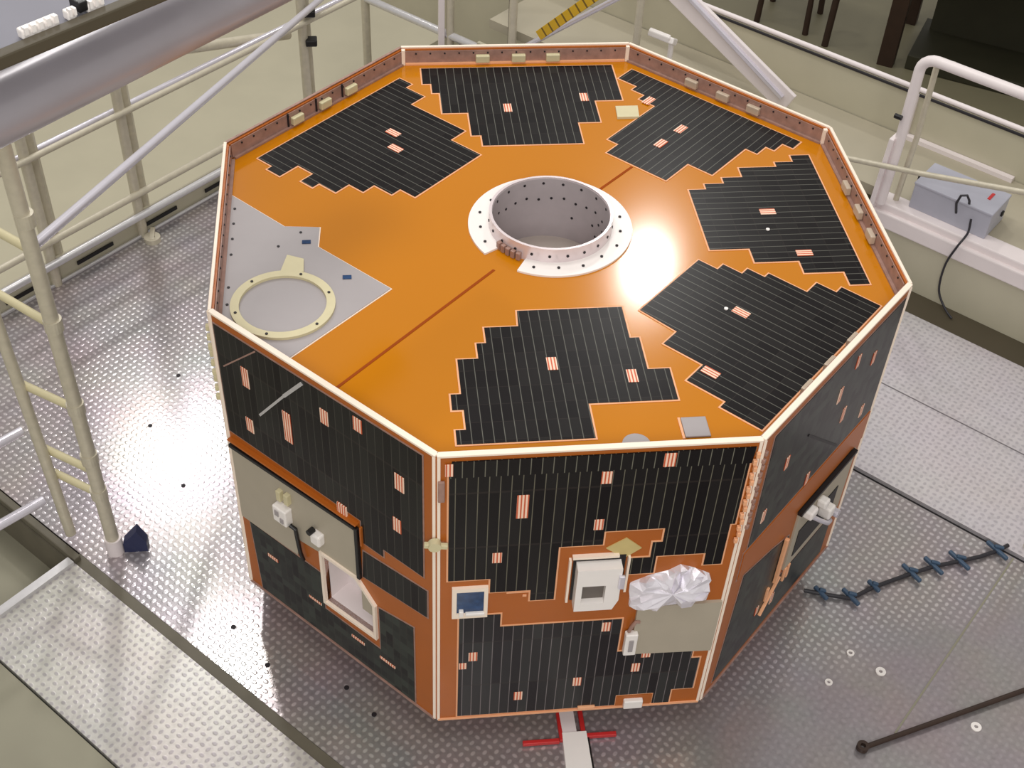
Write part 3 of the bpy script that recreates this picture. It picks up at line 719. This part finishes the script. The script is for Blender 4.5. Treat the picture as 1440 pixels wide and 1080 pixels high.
# large overhead tube and gantry beam
o = MB().tube((-1.60, -.945, 1.8), (-.45, .285, 1.8), .070, 40).build('overhead_tube', M['duct'], None, True)
tag(o, 'thick dull silver tube crossing the top left corner', 'tube')
t = empty('gantry_beam', (-1.05, -.80, 2.1)); tag(t, 'grey gantry plate with dark edge rail in the top left corner', 'gantry')
d_ = Vector((.221, .209, 0)).normalized(); nn = Vector((-d_.y, d_.x, 0))
P0 = Vector((-1.117, -.89, 2.1))
m_ = Matrix(((d_.x, nn.x, 0, P0.x-t.location.x), (d_.y, nn.y, 0, P0.y-t.location.y), (0, 0, 1, 0), (0, 0, 0, 1)))
MB().box((.1, .008, -.01), (1.4, .026, .026), m_, bev=.004).build('edge_rail', M['darkgap'], t)
MB().box((.1, .20, -.02), (1.4, .36, .03), m_, bev=.003).build('deck_plate', M['gantrygrey'], t)
for x, w, nrib in ((.10, .075, 5), (.165, .018, 2), (.215, .035, 3)):
    m = MB().box((x, .034, .005), (w, .018, .018), m_, bev=.003)
    for i in range(nrib): m.box((x-w/2+w*(i+.5)/nrib, .026, .012), (w/nrib*.5, .012, .014), m_)
    m.build('ribbed_clamp', M['white'], t)
MB().box((.19, .04, .012), (.02, .03, .02), m_, bev=.003).build('dark_block', M['black'], t)

# stand leg with red brackets, front centre
t = empty('stand_leg', (.015, -.95, ZF)); tag(t, 'white floor beam running out from under the satellite front', 'beam')
MB().poly([(-.030, .25), (.016, .25), (.018, .028), (-.024, .028)], .0, .02).build('tongue', M['whitepaint'], t)
MB().poly([(-.026, .03), (.046, .03), (.046, -.6), (-.048, -.6)], .0, .024).build('beam_plate', M['white'], t)
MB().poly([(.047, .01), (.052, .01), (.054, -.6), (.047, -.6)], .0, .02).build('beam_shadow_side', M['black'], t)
for s_, x0, x1, y0 in ((-1, -.145, -.036, .010), (1, .046, .135, .020)):
    xi = x1 if s_ < 0 else x0
    m = MB().box(((x0+x1)/2, y0, .012), (x1-x0, .013, .014), bev=.002).box((xi-s_*.008, y0+.045, .012), (.014, .095, .014), bev=.002)
    m.build('red_bracket', M['red'], t)

# knotted cable with blue clips
pts = [Vector(p+(ZF+.012,)) for p in ((.855, -.455), (.906, -.472), (.999, -.499), (1.083, -.462), (1.15, -.44), (1.234, -.414), (1.319, -.390), (1.409, -.376), (1.49, -.362), (1.561, -.342), (1.61, -.32))]
t = empty('clipped_cable', (1.2, -.42, ZF)); tag(t, 'dark cable on the tread plate carrying a row of blue clips', 'cable')
MB().path([L(p) for p in pts], .007).build('cable', M['cable'], t, True)
for i, (x, y, s_) in enumerate(((.906, -.472, .8), (1.0, -.495, 1), (1.09, -.458, .7), (1.234, -.414, 1.1), (1.319, -.39, 1.1), (1.415, -.374, 1.2), (1.561, -.342, 1.2))):
    m = MB(); c = L((x, y, ZF+.02)); w = .034*s_
    m.bar(c+Vector((-w*.5, w, -.004)), c+Vector((w*.5, -w, -.004)), .014, .014, .004)
    m.bar(c+Vector((-w*.2, w*.25, .008)), c+Vector((w*.6, w*.1, .0)), .012, .010, .003)
    m.build('clip', M['blueclip'], t)

# dark rod with an eye in the lower right
p0 = Vector((.885, -1.035, ZF+.016)); p1 = Vector((1.75, -.80, ZF+.016))
t = empty('steel_rod', p0); tag(t, 'dark steel rod with an eye end lying at lower right', 'rod')
MB().tube(L(p0), L(p1), .008).build('shaft', M['darkwood'], t, True)
m = MB().ringsec(.008, .018, -.008, .008, n=24, c=(-.012, .0)); m.build('eye', M['darkwood'], t, True)
o = MB().tube(ab(.96, 1.425, ZF+.004), ab(.96, 1.425, .85), .022).build('corner_post', M['galv'], None, True)
tag(o, 'cream tube post at the right edge past the blue clips', 'post')
# loose washers on the plate (bright rings)
for i, (x, y) in enumerate(((1.015, -.775), (1.245, -.99), (.94, -.70), (.84, -.80))):
    o = MB().ringsec(.006 if i < 3 else .005, .016 if i < 2 else .012, 0, .004, n=20, c=(0, 0)).build('washer', M['white'], None, True)
    o.location = (x, y, ZF+.0005)
    tag(o, ['bright washer below the blue clipped cable', 'bright washer beyond the dark rod', 'small pale washer nearest the cable', 'small pale washer near the satellite corner'][i], 'washer', 'loose washers on the plate')

# floor screws: small dark countersunk heads
m = MB()
for x, y in ((-1.19, .16), (-1.33, .46), (-1.25, .72), (-.99, -.45), (-.88, -.60), (-.56, -.80), (-.64, -.70), (-1.10, .98)):
    m.tube((x, y, ZF), (x, y, ZF+.002), .008, 10)
tag(m.build('deck_screws', M['hole']), kind='structure')

# furniture on the far floor
ZR = -1.2
t = empty('wooden_chair', (2.55, 5.35, ZR), math.radians(-33)); tag(t, 'dark brown chair whose legs show at the top edge', 'chair')
for sx in (-1, 1):
    for sy in (-1, 1):
        MB().tube((sx*.18, sy*.18, 0), (sx*.165, sy*.165, .44), .022, 12, .018).build('leg', M['darkwood'], t, True)
MB().box((0, 0, .455), (.42, .42, .035), bev=.01).build('seat', M['darkwood'], t)
MB().box((0, .20, .75), (.40, .025, .28), bev=.01).box((-.18, .195, .55), (.03, .025, .2)).box((.18, .195, .55), (.03, .025, .2)).build('backrest', M['darkwood'], t)
t = empty('desk', (3.9, 4.56, ZR), math.radians(-32)); tag(t, 'dark wooden desk with dark boards in the top right corner', 'desk')
MB().box((0, 0, .74), (1.7, .8, .04), bev=.005).build('desktop', M['darkwood'], t)
for sx in (-1, 1):
    for sy in (-1, 1):
        MB().box((sx*.78, sy*.34, .36), (.11, .09, .72), bev=.006).build('leg', M['darkwood'], t)
MB().box((.1, .1, .36), (1.4, .03, .5)).build('modesty_board', M['darkgreen'], t)
MB().box((.1, -.05, .06), (1.5, .6, .10), bev=.004).build('plinth', M['darkgreen'], t)

t = empty('pedestal_stool', (2.70, 4.94, ZR)); tag(t, 'dark single post stool between the chair and the desk', 'stool')
MB().tube((0, 0, 0), (.03, .03, .66), .024, 16).build('post', M['darkwood'], t, True)
MB().tube((.03, .03, .66), (.03, .03, .70), .13, 28).build('seat', M['darkwood'], t, True)

# ------------------------------------------------------------------ light
w = bpy.data.worlds.new('World'); bpy.context.scene.world = w; w.use_nodes = True
w.node_tree.nodes['Background'].inputs[0].default_value = lin(232, 228, 222)
w.node_tree.nodes['Background'].inputs[1].default_value = .6
def lamp(name, loc, size, power, target=(0, 0, 0), col=(1, .98, .95), sy=None, spread=None):
    d = bpy.data.lights.new(name, 'AREA'); d.energy = power; d.color = col
    d.shape = 'RECTANGLE' if sy else 'SQUARE'; d.size = size
    if sy: d.size_y = sy
    if spread: d.spread = spread
    o = bpy.data.objects.new(name, d); C.objects.link(o); o.location = loc
    o.rotation_euler = (Vector(target)-Vector(loc)).to_track_quat('-Z', 'Y').to_euler()
    return o
lamp('hall_and_fill_lamp', (1.59, 4.70, 5.0), .24, 34, (0, 0, 0))
o = lamp('hall_and_fill_lamp', (-2.30, 5.22, 5.0), .9, 42, (-1.5, .35, 0), sy=.22)
o.rotation_euler = (math.radians(-44), 0, 0); o.rotation_euler.rotate_axis('Z', math.radians(35))
lamp('hall_and_fill_lamp', (-1.70, 2.99, 5.0), .2, 26, (-1, -.5, 0))
lamp('hall_and_fill_lamp', (-.3, -2.2, 6.0), 2.0, 60, (0, 0, 0))  # added front fill from above, not a known fixture
lamp('hall_and_fill_lamp', (-.35, 1.25, 6.0), 1.3, 75, (-.4, 0, 0))
lamp('hall_and_fill_lamp', (-.8, -4.8, 4.2), 1.5, 100, (0, 0, .6))  # added fill behind the camera to brighten the front face

# ------------------------------------------------------------------ camera
cam = bpy.data.cameras.new('camera'); co = bpy.data.objects.new('camera', cam); C.objects.link(co)
yaw, pitch, roll = .143851593, -.761467457, .0551982791
F_ = Vector((math.cos(pitch)*math.sin(yaw), math.cos(pitch)*math.cos(yaw), math.sin(pitch)))
R0 = Vector((math.cos(yaw), -math.sin(yaw), 0)); U0 = R0.cross(F_)
R_ = R0*math.cos(roll)+U0*math.sin(roll); U_ = -R0*math.sin(roll)+U0*math.cos(roll)
mw = Matrix.Identity(4)
for i in range(3):
    mw[i][0] = R_[i]; mw[i][1] = U_[i]; mw[i][2] = -F_[i]
mw.translation = Vector((-.508677, -2.930778, 3.24525))
co.matrix_world = mw
cam.sensor_width = 36; cam.lens = 1821.246/1440*36; cam.clip_end = 100
bpy.context.scene.camera = co
vs = bpy.context.scene.view_settings
vs.view_transform = 'Standard'; vs.look = 'None'; vs.exposure = 0; vs.gamma = 1; vs.use_curve_mapping = False
